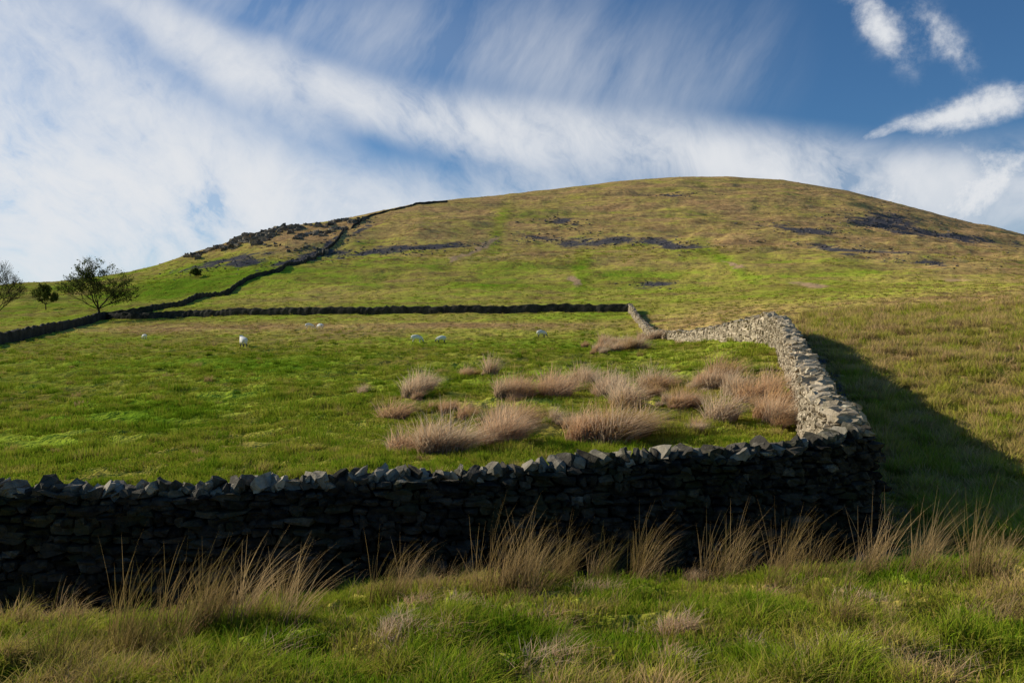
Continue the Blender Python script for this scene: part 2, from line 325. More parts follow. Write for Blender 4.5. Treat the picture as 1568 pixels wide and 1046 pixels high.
def build_wall(name,pts,mat,clen,ch,cope,wt=0.22,wb=0.36,cope_h=0.20):
    P=np.array(pts,float); seg=np.hypot(np.diff(P[:,0]),np.diff(P[:,1])); S=np.concatenate([[0],np.cumsum(seg)]); L=S[-1]
    def at(s):
        x=np.interp(s,S,P[:,0]); y=np.interp(s,S,P[:,1]); z=np.interp(s,S,P[:,2])+0.03*math.sin(s*1.7)+0.03*math.sin(s*.73+1)
        x2=np.interp(min(s+.4,L),S,P[:,0])-np.interp(max(s-.4,0),S,P[:,0]); y2=np.interp(min(s+.4,L),S,P[:,1])-np.interp(max(s-.4,0),S,P[:,1])
        a=math.atan2(y2,x2); return x,y,z,a
    pos=[];hs=[];rt=[];rr=[]
    for sd in (-1,1):
        k=0; hh=cope_h
        while True:
            c=ch*R.uniform(.7,1.35); hh+=c
            if hh>2.6: break
            s=R.uniform(0,clen*.5); any_=False; hm=hh-c/2
            while s<L:
                l=(R.uniform(0.35,1.1) if R.rand()<.65 else R.uniform(1,1.9))*clen; sc=s+l/2; s+=l
                if sc>L: break
                x,y,z,a=at(sc); zz=z-hm+0.025*math.sin(sc*3.1+k)
                w=wt+(wb-wt)*min(1,hm/1.4)
                nx,ny=-math.sin(a)*sd,math.cos(a)*sd
                gx,gy=x+nx*w,y+ny*w
                if zz<ground(gx,gy)-0.12: continue
                any_=True
                off=w-0.12+R.uniform(-0.045,0.035)
                pos.append((x+nx*off,y+ny*off,zz+R.uniform(-.02,.02))); hs.append((l*0.5,0.13,c*R.uniform(0.42,0.68))); rt.append((R.uniform(-.1,.1),R.uniform(-.14,.14),a+R.uniform(-.14,.14))); rr.append((R.rand()**2*0.36+(.25 if R.rand()<.06 else 0)) if cope=='edge' else R.rand())  # edge-coped wall: face stones toned down, painting in the shade
            k+=1
            if not any_: break
    s=0
    while s<L:
        x,y,z,a=at(s); nx,ny=-math.sin(a),math.cos(a)
        if cope=='edge':
            st=R.uniform(0.04,0.15); hgt=R.uniform(0.045,0.09)*(1.3 if R.rand()<.1 else 1); o=R.uniform(-.04,.04)
            pos.append((x+nx*o,y+ny*o,z-cope_h+hgt*0.9+R.uniform(-.01,.02))); hs.append((st*0.55,R.uniform(.10,.20),hgt)); rt.append((R.uniform(-.3,.3),R.uniform(0.1,1.1),a+R.uniform(-.6,.6))); rr.append(R.uniform(.1,1.25))  # coping toned paler than the face to paint in sunlit tops
            if R.rand()<.45:
                o=R.uniform(-.12,.12); pos.append((x+nx*o,y+ny*o,z-cope_h+.03)); hs.append((R.uniform(.06,.16),R.uniform(.1,.2),R.uniform(.025,.06))); rt.append((R.uniform(-.2,.2),R.uniform(-.3,.3),a+R.uniform(-.5,.5))); rr.append(R.uniform(.1,1.0))
            s+=st*0.95
        else:
            st=R.uniform(0.12,0.32)*clen/0.24
            for q in range(2):
                o=R.uniform(-.18,.18)
                pos.append((x+nx*o,y+ny*o,z-cope_h+R.uniform(0.03,0.18)*1.0)); hs.append((st*0.5,R.uniform(.12,.22),R.uniform(.035,.09))); rt.append((R.uniform(-.35,.35),R.uniform(-.3,.6),a+R.uniform(-.7,.7))); rr.append(R.uniform(.3,1.1))
            s+=st*0.65
    V,Fc,rn=stones_mesh(pos,hs,rt,.24,rr)
    sv=np.arange(0,L+0.3,0.5); cv=[];cf=[]
    for i,s in enumerate(sv):
        x,y,z,a=at(min(s,L)); nx,ny=-math.sin(a),math.cos(a); zb=float(ground(x,y))-0.5; t=z-cope_h-0.02
        for (o,zz) in ((-wb+.15,zb),(-wt+.11,t),(wt-.11,t),(wb-.15,zb)): cv.append((x+nx*o,y+ny*o,zz))
        if i:
            b=4*i; p=b-4
            for j in range(3): cf.append((p+j,b+j,b+j+1,p+j+1))
            cf.append((p+3,b+3,b,p))
    cf=np.array(cf)+len(V); V=np.vstack([V,np.array(cv)]); Fc=np.vstack([Fc,cf]); rn=np.concatenate([rn,np.full(len(cv),-.5)])
    return mesh_obj(name,V,Fc,mat,{'srnd':('FLOAT',rn)})
build_wall('dry_stone_wall',W1,mat_stone_shaded,0.18,0.085,'edge')
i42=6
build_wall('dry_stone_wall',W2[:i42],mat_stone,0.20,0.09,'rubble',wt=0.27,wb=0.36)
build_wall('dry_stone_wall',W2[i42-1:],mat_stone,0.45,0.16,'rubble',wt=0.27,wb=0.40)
def draped(pl,h,step=1.2):
    P=np.array(pl); S=np.concatenate([[0],np.cumsum(np.hypot(np.diff(P[:,0]),np.diff(P[:,1])))])
    s=np.arange(0,S[-1]+step,step); x=np.interp(s,S,P[:,0]); y=np.interp(s,S,P[:,1])
    return x,y,ground(x,y)
def far_wall(name,pl,h,step,wid=0.35):
    x,y,g=draped(pl,h,step); n=len(x)
    g=np.convolve(np.pad(g,4,mode='edge'),np.ones(9)/9,mode='valid')
    x=x+fbm(np.arange(n)/6.,np.zeros(n),2,2)*0.5
    dx=np.gradient(x);dy=np.gradient(y);l=np.hypot(dx,dy);nx,ny=-dy/l,dx/l
    V=[];
    for i in range(n):
        hh=h*(1+0.12*R.uniform(-1,1))
        for (o,zz) in ((-wid,g[i]-.9),(-wid*.9,g[i]+hh*.5),(-wid*.6,g[i]+hh*.93),(0,g[i]+hh+R.uniform(-.08,.1)),(wid*.6,g[i]+hh*.93),(wid*.9,g[i]+hh*.5),(wid,g[i]-.9)):
            V.append((x[i]+nx[i]*o+R.uniform(-.06,.06),y[i]+ny[i]*o+R.uniform(-.06,.06),zz))
    V=np.array(V); i=np.arange(n-1)[:,None]*7; j=np.arange(6)[None,:]
    Fq=np.stack([i+j,i+7+j,i+8+j,i+1+j],-1).reshape(-1,4)
    return mesh_obj(name,V,Fq,mat_stone_shaded,{'srnd':('FLOAT',R.rand(len(V))*.4)})
def pline(lst,dmin=60): return [hit(a,b,dmin)[:2] for a,b in lst]
w3=[(19.3,130),(10,134),(-5,139),(-30,148),(-60,160),(-88,172)]
far_wall('field_boundary_wall',w3,1.35,0.7)
w4=[(-56,72),(-58.8,85),(-64.3,100),(-76,132),(-88,172)]+pline([(230,476),(300,459),(360,441),(430,415),(470,400),(495,388),(520,366),(540,348),(556,336),(585,327),(615,320),(636,313)],150)
far_wall('hill_boundary_wall',w4,1.6,1.2,0.45)
far_wall('ridge_wall',[hit(636,314,300)[:2],hit(660,312,300)[:2],hit(685,310,300)[:2]],2.0,2.0,0.5)

# ------------------------------------------------------------------ crags, scree
pos=[];hs=[];rt=[]
skl=lambda px: np.interp(px,[q[0] for q in SKY],[q[1] for q in SKY])
BANDS=[(352,371,455,346,3,170,1.15),(355,378,430,360,4,60,1.0),(440,352,560,335,3,110,.8),(450,366,530,350,4,60,.7),(285,393,360,374,3,70,.7),(400,375,500,385,5,30,.5)]
for x0,y0,x1,y1,sp_,n,k0 in BANDS:
    for i in range(n):
        t=R.rand(); px=x0+(x1-x0)*t; py=max(y0+(y1-y0)*t+R.normal(0,sp_*.5)+3*math.sin(px*.13),skl(px)+1.0)
        x,y,z=hit(px,py,200); k=R.uniform(0.4,1.1)*k0
        hz=R.uniform(1.0,2.6)*k
        pos.append((x,y,z-hz*.2)); hs.append((R.uniform(1.5,4)*k,R.uniform(1.2,3)*k,hz)); rt.append((R.uniform(-.3,.3),R.uniform(-.2,.2),R.uniform(-.5,.5)))
V,Fc,rn=stones_mesh(pos,hs,rt,0.28)
mesh_obj('rock_crag',V,Fc,mat_crag,{'srnd':('FLOAT',rn)})
pos=[];hs=[];rt=[]
for c in SCREE:
    n=int(c[2]*c[3]*0.22)+12
    for i in range(n):
        a=math.radians(c[4]); u=R.normal(0,.8)*c[2]; v=R.normal(0,.85)*c[3]
        px=c[0]+u*math.cos(a)-v*math.sin(a); py=c[1]+u*math.sin(a)+v*math.cos(a)
        if py<skl(px)+3: continue
        x,y,z=hit(px,py,140); k=R.uniform(.2,.65)*(y/450)
        pos.append((x,y,z)); hs.append((k*R.uniform(.6,1.6),k*R.uniform(.6,1.3),k*R.uniform(.3,.7))); rt.append((R.uniform(-.4,.4),R.uniform(-.4,.4),R.uniform(0,3)))
V,Fc,rn=stones_mesh(pos,hs,rt,0.25)
mesh_obj('scree_boulders',V,Fc,mat_scree,{'srnd':('FLOAT',rn)})

# ------------------------------------------------------------------ grass clumps
def clump(name,nb,rad,h0,h1,w,lean,mat,bias=0.0,droop=0.5,seg=3,link=False):
    V=[];Fs=[];br=[]
    for b in range(nb):
        r=rad*math.sqrt(random.random()); a=random.uniform(0,6.283); bx,by=r*math.cos(a),r*math.sin(a)
        h=random.uniform(h0,h1)*(1-.25*r/rad); la=random.uniform(0,6.283); lx=math.cos(la)*lean*random.uniform(.3,1)+bias*random.uniform(.5,1.4)+0.5*bx/rad*lean; ly=math.sin(la)*lean*random.uniform(.3,1)+0.5*by/rad*lean-0.15*bias
        wa=random.uniform(0,6.283); wx,wy=math.cos(wa)*w/2,math.sin(wa)*w/2
        base=len(V); rr=random.random()
        for i in range(seg+1):
            t=i/seg; x=bx+lx*h*t**1.6; y=by+ly*h*t**1.6; z=h*(t-droop*min(1.1,abs(lx)+abs(ly))*0.5*t*t)
            ww=(1-t**1.5)
            if i<seg: V.append((x-wx*ww,y-wy*ww,z-0.03 if i==0 else z)); V.append((x+wx*ww,y+wy*ww,z-0.03 if i==0 else z)); br+=[(rr,t,0,1)]*2
            else: V.append((x,y,z)); br.append((rr,t,0,1))
            if 0<i<seg: k=base+2*i; Fs.append((k-2,k-1,k+1,k))
        k=base+2*(seg-1); Fs.append((k,k+1,k+2))
    return mesh_obj(name,V,Fs,mat,{'brnd':('FLOAT_COLOR',br)},smooth=False,link=False)
def coll(name,obs):
    c=bpy.data.collections.new(name)
    for o in obs: c.objects.link(o)
    return c
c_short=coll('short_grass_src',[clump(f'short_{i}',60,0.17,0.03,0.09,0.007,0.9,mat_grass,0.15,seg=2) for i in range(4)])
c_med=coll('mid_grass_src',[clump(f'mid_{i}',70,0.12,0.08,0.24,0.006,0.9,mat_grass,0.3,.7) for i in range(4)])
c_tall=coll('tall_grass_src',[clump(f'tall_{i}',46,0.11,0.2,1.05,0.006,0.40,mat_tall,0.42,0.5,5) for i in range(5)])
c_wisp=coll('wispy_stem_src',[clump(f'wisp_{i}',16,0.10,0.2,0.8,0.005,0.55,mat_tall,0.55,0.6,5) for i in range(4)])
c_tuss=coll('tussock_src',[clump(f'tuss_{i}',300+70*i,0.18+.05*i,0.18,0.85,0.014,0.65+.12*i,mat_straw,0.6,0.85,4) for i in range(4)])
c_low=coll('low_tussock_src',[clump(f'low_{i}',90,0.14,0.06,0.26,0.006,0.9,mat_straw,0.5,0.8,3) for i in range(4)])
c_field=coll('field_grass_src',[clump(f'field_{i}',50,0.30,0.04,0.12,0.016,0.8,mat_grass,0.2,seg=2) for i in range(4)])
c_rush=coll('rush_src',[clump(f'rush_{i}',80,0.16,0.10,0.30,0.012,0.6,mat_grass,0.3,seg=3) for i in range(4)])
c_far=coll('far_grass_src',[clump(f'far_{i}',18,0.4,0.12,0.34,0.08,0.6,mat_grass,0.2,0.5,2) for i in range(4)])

def scatter(name,X,Y,scale,tint,col,n_src=4,yaw=None,zs=None,sink=0.0):
    n=len(X); Z=ground(X,Y)-sink
    me=bpy.data.meshes.new(name); me.vertices.add(n); me.vertices.foreach_set('co',np.stack([X,Y,Z],-1).astype(np.float32).ravel())
    if yaw is None: yaw=R.uniform(0,6.283,n)
    rot=np.stack([R.uniform(-.1,.1,n),R.uniform(-.1,.1,n),yaw],-1)
    scl=np.stack([scale,scale,scale*(zs if zs is not None else R.uniform(.8,1.2,n))],-1)
    for nm,tp,arr,k in (('rot','FLOAT_VECTOR',rot,'vector'),('scl','FLOAT_VECTOR',scl,'vector'),('tint','FLOAT',tint,'value')):
        a=me.attributes.new(nm,tp,'POINT'); a.data.foreach_set(k,np.asarray(arr,np.float32).ravel())
    a=me.attributes.new('idx','INT','POINT'); a.data.foreach_set('value',R.randint(0,n_src,n).astype(np.int32))
    ob=bpy.data.objects.new(name,me); scene.collection.objects.link(ob)
    ng=bpy.data.node_groups.new(name+'_gn','GeometryNodeTree')
    ng.interface.new_socket('Geometry',in_out='INPUT',socket_type='NodeSocketGeometry'); ng.interface.new_socket('Geometry',in_out='OUTPUT',socket_type='NodeSocketGeometry')
    nd=ng.nodes; gi=nd.new('NodeGroupInput'); go=nd.new('NodeGroupOutput'); ip=nd.new('GeometryNodeInstanceOnPoints'); ci=nd.new('GeometryNodeCollectionInfo')
    ci.inputs['Collection'].default_value=col; ci.inputs['Separate Children'].default_value=True; ci.inputs['Reset Children'].default_value=True
    ng.links.new(gi.outputs[0],ip.inputs['Points']); ng.links.new(ci.outputs[0],ip.inputs['Instance']); ip.inputs['Pick Instance'].default_value=True
    for nm,tp,s in (('rot','FLOAT_VECTOR','Rotation'),('scl','FLOAT_VECTOR','Scale'),('idx','INT','Instance Index')):
        na=nd.new('GeometryNodeInputNamedAttribute'); na.data_type=tp; na.inputs['Name'].default_value=nm
        o=[q for q in na.outputs if q.enabled and q.name=='Attribute'][0]; ng.links.new(o,ip.inputs[s])
    ng.links.new(ip.outputs[0],go.inputs[0])
    md=ob.modifiers.new('scatter','NODES'); md.node_group=ng
    return ob
ywl=lambda X: np.interp(X,W1X,W1Y)
w2l=lambda Y: np.interp(Y,[w[1] for w in W2],[w[0] for w in W2])
def wallclear(X,Y,m=0.45):
    a=(np.abs(Y-ywl(X))>m)|(X>5.8)
    b=(np.abs(X-w2l(Y))>m*1.2)|(Y<11)|(Y>130)
    return a&b
def pick(n,d0,d1,p,lo=-120,hi=1690):
    u=R.rand(n); 
    if p==1: D=d0*(d1/d0)**u
    else: q=1-p; D=(d0**q+u*(d1**q-d0**q))**(1/q)
    px=R.uniform(lo,hi,n); X=(px-CX)/F0*D+R.uniform(-.5,.5,n)
    k=wallclear(X,D); return X[k],D[k]
def tint_of(X,Y,j=0.2):
    s,p,g=masks(X,Y,ground(X,Y)); return np.clip(g+R.uniform(-j,j,len(X)),0,1),s,p
n=8500; Y=R.uniform(2.8,12.0,n); X=R.uniform(-1,1,n)*(0.68*Y+.6); k=wallclear(X,Y)&((Y<ywl(X))|(X>5)); X,Y=X[k],Y[k]
g,s,_=tint_of(X,Y); k=s<.6; X,Y,g=X[k],Y[k],g[k]; scatter('foreground_grass',X,Y,R.uniform(.7,1.4,len(X)),g,c_short)
n=4400; Y=R.uniform(2.8,10.5,n); X=R.uniform(-1,1,n)*(0.68*Y+.6); k=wallclear(X,Y,.35)&(Y<ywl(X))&(fbm(X/0.8,Y/0.6,77,2)>0.03-0.15*(X>2.5)-.1*(X<-2)); X,Y=X[k],Y[k]
g,s,_=tint_of(X,Y,.35); k=s<.7; X,Y,g=X[k],Y[k],g[k]; scatter('rough_grass',X,Y,R.uniform(.5,1.25,len(X)),np.clip(g-0.10,0,1),c_med,yaw=R.uniform(-1.3,1.3,len(X)))
TALL=[(770,905,1.05,5),(800,900,1.15,7),(835,895,.95,4),(870,890,.8,3),(905,890,.8,3),(935,885,1.0,4),(985,890,1.05,5),(1010,880,.9,2),(1095,890,1.05,5),(1130,885,1.05,3),(1215,885,.95,3),(1240,890,.8,2),(1330,880,.95,2),(1350,875,1.0,2),(1390,880,.95,3),(1430,870,.95,3),(1470,875,1.05,4),(1500,885,.9,2),(1550,890,.9,3),
 (605,915,.9,3),(625,905,.7,2),(440,925,.8,3),(400,935,.95,4),(370,950,.9,4),(330,955,.95,4),(290,970,.95,4),(250,985,.95,4),(210,1000,.95,4),(170,1015,.9,4),(120,1030,.85,4),(60,1045,.8,4),(460,905,.8,3),(30,960,.8,3),(480,930,.6,2),(1250,935,.5,2),
 (1310,945,.6,3),(1560,965,.6,3),(1040,880,.7,2),(1180,905,.6,2),(700,900,.6,2),(660,910,.5,2)]
X=[];Y=[];S=[];Tn=[]
for px,py,s,c in TALL:
    x,y,z=hit(px,py,3.0)
    for i in range(c): X.append(x+R.normal(0,.13)); Y.append(y+R.normal(0,.10)); S.append(s*R.uniform(.45,1.1)); Tn.append(R.uniform(.0,.75)+(.2 if px<300 else 0))
scatter('tall_dry_grass',np.array(X),np.array(Y),np.array(S),np.array(Tn),c_tall,5,yaw=R.uniform(-.7,.7,len(X)))
n=330; Y=R.uniform(3.6,8.4,n); X=R.uniform(-1,1,n)*0.68*Y; k=fbm(X/1.2,Y/1.2,203,2)>-.1; X,Y=X[k],Y[k]
scatter('wispy_grass_stems',X,Y,R.uniform(.3,.75,len(X))*(.55+.06*Y),R.uniform(0,.6,len(X)),c_wisp,yaw=R.uniform(-.9,.9,len(X)))
LOW=[(1020,965),(1045,960),(1000,975),(870,1000),(880,1010),(1310,920),(1320,930),(1460,965),(1390,1020),(840,950),(1190,915),(1060,890),(640,925),(490,905),(380,1005),(560,1000),(1040,1030),(900,905),(770,1020),(1550,950),(1240,1030),(690,980),(1150,1000),(1270,1010),(1500,1020),(610,960),(720,930)]
X=[];Y=[];S=[];Tn=[]
for px,py in LOW:
    x,y,z=hit(px,py,2.5)
    for i in range(3): X.append(x+R.normal(0,.10)); Y.append(y+R.normal(0,.06)); S.append(R.uniform(.5,1.1)); Tn.append(R.uniform(.0,.5))
scatter('low_straw_tussock',np.array(X),np.array(Y),np.array(S),np.array(Tn),c_low,yaw=R.uniform(-1,1,len(X)),zs=.9)
TU=[(620,690,20,5,3),(670,688,30,8,6),(650,600,30,7,5),(635,612,12,5,3),(720,575,18,5,4),(785,607,22,6,7),(790,655,28,8,10),(765,682,22,5,6),(845,602,16,6,5),(860,650,14,6,3),(915,677,32,7,10),(900,588,26,7,7),
 (960,665,28,7,9),(960,625,30,8,9),(1000,600,38,9,10),(930,600,24,7,7),(1040,622,28,9,8),(1070,595,20,7,5),(1120,592,26,8,8),(1150,615,22,8,7),(1180,628,16,10,6),(1100,643,14,5,2),(1190,648,8,6,3),(940,532,34,6,24),(915,540,12,4,6),(990,520,14,3,6),(730,640,12,5,3),(1060,660,12,4,2),(680,630,16,4,3),(560,600,10,4,1),(600,640,8,4,1)]
X=[];Y=[];S=[];Tn=[]
for px,py,rx,ry,c in TU:
    for i in range(int(c*1.3)+1):
        x,y,z=hit(px+R.normal(0,.55)*rx,py+R.normal(0,.5)*ry,12.6)
        if x>w2l(y)-0.7 and y<70: continue
        X.append(x);Y.append(y);S.append((R.uniform(.85,1.6) if R.rand()<.4 else R.uniform(.3,.8))*(1+0.010*max(0,y-20)));Tn.append(np.clip(R.normal(.28,.36),0,1))
scatter('straw_tussock',np.array(X),np.array(Y),np.array(S),np.array(Tn),c_tuss,yaw=R.uniform(-1.0,1.0,len(X)))
X,Y=pick(21000,11.5,75,1.7); k=(fbm(X/1.4,Y/1.4,55,3)>-0.25); X,Y=X[k],Y[k]
g,_,_=tint_of(X,Y,.15); tall=1+1.8*sstep(0.1,0.45,fbm(X/1.1,Y/1.1,91,3)); scatter('field_grass',X,Y,R.uniform(.7,1.2,len(X))*(0.8+Y/60),g,c_field,zs=R.uniform(.5,1.1,len(X))*tall)
X,Y=pick(5200,12,90,1.6); k=(fbm(X/4,Y/3,155,3)>-0.05)&(X<w2l(Y)); X,Y=X[k],Y[k]
scatter('rush_tufts',X,Y,R.uniform(.4,1.0,len(X))*(0.7+Y/45),np.clip(R.normal(.75,.28,len(X)),0,1),c_rush)
X,Y=pick(6500,10,75,1.5,1230,1720); k=X>w2l(Y)+1.7; X,Y=X[k],Y[k]
g,_,_=tint_of(X,Y,.35); scatter('rough_pasture',X,Y,R.uniform(.5,1.5,len(X))*(.9+Y/45),g,c_rush)
X,Y=pick(16000,60,420,1.6); g,s,p=tint_of(X,Y,.25); k=(s<.4)&(p<.3); X,Y,g=X[k],Y[k],g[k]
scatter('pasture_tufts',X,Y,R.uniform(.4,1.1,len(X))*(Y/120)**0.6,g,c_far)
X,Y=pick(11000,300,1000,1.2); g,s,p=tint_of(X,Y,.3); k=(s<.4)&(p<.3); X,Y,g=X[k],Y[k],g[k]
scatter('moor_tufts',X,Y,R.uniform(.5,1.8,len(X))*1.8,g,c_far,zs=0.8)

# ------------------------------------------------------------------ trees
def leafmat(name,c0,c1):
    m,nt,nd,lk=newmat(name); out=nd.new('ShaderNodeOutputMaterial'); d=nd.new('ShaderNodeBsdfDiffuse'); t=nd.new('ShaderNodeBsdfTranslucent'); mx=nd.new('ShaderNodeMixShader')
    geo=nd.new('ShaderNodeNewGeometry'); r=ramp(nd,[(0.35,c0),(0.65,c1)]); lk.new(noise(nd,lk,geo.outputs['Position'],0.9,3),r.inputs[0])
    lk.new(r.outputs[0],d.inputs[0]); lk.new(r.outputs[0],t.inputs[0]); mx.inputs[0].default_value=0.4
    lk.new(d.outputs[0],mx.inputs[1]); lk.new(t.outputs[0],mx.inputs[2]); lk.new(mx.outputs[0],out.inputs[0]); return m
mat_leaf=leafmat('spring_leaves',(0.045,0.06,0.015),(0.10,0.12,0.025))
m,nt,nd,lk=newmat('bark'); out=nd.new('ShaderNodeOutputMaterial'); b=nd.new('ShaderNodeBsdfDiffuse'); geo=nd.new('ShaderNodeNewGeometry'); r=ramp(nd,[(0.3,(0.02,0.017,0.013)),(0.7,(0.07,0.055,0.04))]); lk.new(noise(nd,lk,geo.outputs['Position'],3,5),r.inputs[0]); lk.new(r.outputs[0],b.inputs[0]); lk.new(b.outputs[0],out.inputs[0]); mat_bark=m
def tree(name,base,H,wide,nleaf,lsize,seed,levels=5,trunk=0.2,upb=0.25):
    rg=random.Random(seed); V=[];Fs=[];mi=[];tips=[]
    def tube(a,b,ra,rb):
        d=(b-a).normalized(); u=d.orthogonal().normalized(); v=d.cross(u); k=len(V)
        for (p,r) in ((a,ra),(b,rb)):
            for i in range(5):
                an=i*1.2566; V.append(tuple(p+(u*math.cos(an)+v*math.sin(an))*r))
        for i in range(5): j=(i+1)%5; Fs.append((k+i,k+j,k+5+j,k+5+i)); mi.append(0)
    def grow(p,d,L,r,lv):
        n=3; q=p
        for i in range(n):
            d=(d+Vector((rg.uniform(-1,1),rg.uniform(-1,1),rg.uniform(-.35,.6)))*0.2).normalized()
            q2=q+d*L/n; r2=max(r*(1-0.13),H*.0012); tube(q,q2,r,r2); q=q2; r=r2
            if lv>=levels-2: tips.append(q)
            if lv>=1 and lv<levels and rg.random()<.5:
                dd=(d+Vector((rg.uniform(-1,1),rg.uniform(-1,1),rg.uniform(-.4,.6)))*0.9).normalized(); grow(q,dd,L*.6,r*.5,lv+1)
        if lv>=levels: return
        for i in range(rg.choice([2,3]) if lv else 8):
            if lv==0:
                ang=i*.785+rg.uniform(-.3,.3); el=[.35,.9,.55,1.25,.4,1.0,.6,1.4][i]; dd=Vector((math.cos(ang)*math.cos(el),math.sin(ang)*math.cos(el),math.sin(el)))
                grow(q,dd,L*rg.uniform(1.15,1.35),r*.55,1)
            else:
                ang=rg.uniform(0,6.283); dd=(d+Vector((math.cos(ang),math.sin(ang),rg.uniform(-.3,upb*2)))*.65).normalized()
                grow(q,dd,L*rg.uniform(.68,.8),r*.66,lv+1)
    grow(Vector((0,0,-.3)),Vector((0.05,0,1)),H*trunk,H*.026,0)
    for i in range(nleaf):
        p=rg.choice(tips); c=p+Vector((rg.gauss(0,1),rg.gauss(0,1),rg.gauss(0,.8)))*H*.022
        nrm=Vector((rg.gauss(0,1),rg.gauss(0,1),rg.gauss(0,1))).normalized(); u=nrm.orthogonal().normalized(); v=nrm.cross(u); s=lsize*rg.uniform(.5,1.2); k=len(V)
        for a,b_ in ((-1,-.6),(.2,-1),(1,.3),(-.3,1)): V.append(tuple(c+u*s*a+v*s*b_))
        Fs.append((k,k+1,k+2,k+3)); mi.append(1)
    A=np.array(V); zmax=np.percentile(A[:,2],99.7); lo,hi=np.percentile(A[:,0],0.7),np.percentile(A[:,0],99.3)
    sz=H/zmax; sx=wide/(hi-lo)
    mid=(lo+hi)/2; A[:,0]-=mid*np.clip(A[:,2]/(0.35*zmax),0,1)
    ob=mesh_obj(name,A,Fs,[mat_bark,mat_leaf],matidx=mi)
    ob.scale=(sx,sx,sz); ob.location=base; return ob
def onp(px,py,dmin=60): x,y,z=hit(px,py,dmin); return (x,y,z)
b=(-88*.985,168.5,float(ground(-88*.985,168.5))); tree('hillside_tree',b,92/F0*b[1],104/F0*b[1],4800,0.14,4,5,.2)
b=onp(70,474,150); tree('hawthorn_tree',b,38/F0*b[1],38/F0*b[1],2600,0.2,9,4)
b=onp(-12,505,60); tree('hillside_tree',b,112/F0*b[1],90/F0*b[1],1800,0.10,14,5,.22)
b=onp(300,425,150); tree('hawthorn_tree',b,14/F0*b[1],16/F0*b[1],700,0.28,21,3,0.22)

# ------------------------------------------------------------------ sheep
def simple(name,c,sc=20):
    m,nt,nd,lk=newmat(name); out=nd.new('ShaderNodeOutputMaterial'); b=nd.new('ShaderNodeBsdfPrincipled'); b.inputs['Roughness'].default_value=.95
    geo=nd.new('ShaderNodeNewGeometry'); r=ramp(nd,[(0.3,tuple(q*.75 for q in c)),(0.7,c)]); lk.new(noise(nd,lk,geo.outputs['Position'],sc,4),r.inputs[0]); lk.new(r.outputs[0],b.inputs['Base Color'])
    lk.new(b.outputs[0],out.inputs[0]); return m
mat_wool=simple('sheep_wool',(0.87,0.83,0.75)); mat_face=simple('sheep_face',(0.10,0.09,0.08)); mat_face2=simple('sheep_face_pale',(0.6,0.55,0.48))
def sheep(name,loc,yaw,graze,dark,s=1.0):
    J=[(0,0,.66,.25),(.30,0,.68,.27),(.58,0,.70,.24)]; E=[(0,1),(1,2)]
    if graze: J+=[(.80,0,.55,.13),(.93,0,.34,.095),(1.00,0,.20,.085),(1.06,0,.10,.055)]
    else: J+=[(.78,0,.88,.13),(.86,0,1.0,.10),(.98,0,.98,.085),(1.10,0,.92,.055)]
    E+=[(2,3),(3,4),(4,5),(5,6)]
    J+=[(-.22,0,.62,.18),(-.30,0,.50,.05),(-.31,0,.36,.035)]; E+=[(0,7),(7,8),(8,9)]
    for sy in (-1,1):
        k=len(J); J+=[(.60,.12*sy,.50,.10),(.60,.13*sy,.30,.045),(.61,.13*sy,.12,.035),(.63,.13*sy,.02,.04)]; E+=[(2,k),(k,k+1),(k+1,k+2),(k+2,k+3)]
        k=len(J); J+=[(-.08,.13*sy,.48,.13),(-.02,.14*sy,.38,.07),(-.14,.14*sy,.24,.04),(-.12,.14*sy,.10,.033),(-.10,.14*sy,.02,.04)]; E+=[(0,k),(k,k+1),(k+1,k+2),(k+2,k+3),(k+3,k+4)]
        k=len(J); h=Vector(J[5][:3]) if graze else Vector(J[4][:3]); J+=[tuple(h+Vector((-.03,.09*sy,.04)))+(.03,),tuple(h+Vector((-.06,.18*sy,.03)))+(.018,)]; E+=[(5 if graze else 4,k),(k,k+1)]
    me=bpy.data.meshes.new('sk'); me.from_pydata([j[:3] for j in J],E,[]); o=bpy.data.objects.new('sk',me); scene.collection.objects.link(o)
    sm=o.modifiers.new('s','SKIN'); sb=o.modifiers.new('b','SUBSURF'); sb.levels=2; sb.render_levels=2
    for i,j in enumerate(J): me.skin_vertices[0].data[i].radius=(j[3],j[3]*(1.0))
    me.skin_vertices[0].data[0].use_root=True
    dg=bpy.context.evaluated_depsgraph_get(); m2=bpy.data.meshes.new_from_object(o.evaluated_get(dg)); bpy.data.objects.remove(o)
    m2.name=name; m2.materials.clear(); m2.materials.append(mat_wool); m2.materials.append(mat_face if dark else mat_face2)
    for p in m2.polygons:
        c=p.center; head=(c.x>.90 and c.z<.45) if graze else (c.x>.86 and c.z>.8); leg=c.z<.34 and c.x<.85
        p.material_index=1 if (head or leg) else 0; p.use_smooth=True
    for v in m2.vertices:
        if v.co.z>.42 and v.co.x<.75: v.co+=v.normal*random.uniform(-.012,.02)
    ob=bpy.data.objects.new(name,m2); scene.collection.objects.link(ob); ob.location=loc; ob.rotation_euler=(0,0,yaw); ob.scale=(s,)*3
for (px,py,yaw,gz,dk,s) in [(374,533,2.2,False,True,1.15),(634,525,0.2,True,False,.95),(679,525,3.0,True,True,.85),(826,517,0.3,True,True,.9),(471,504,0.5,True,False,1),(492,505,2.5,True,False,1),(222,520,2.5,True,False,.8)]:
    x,y,z=hit(px,py,60); sheep('sheep',(x,y,z-.02),yaw,gz,dk,s)

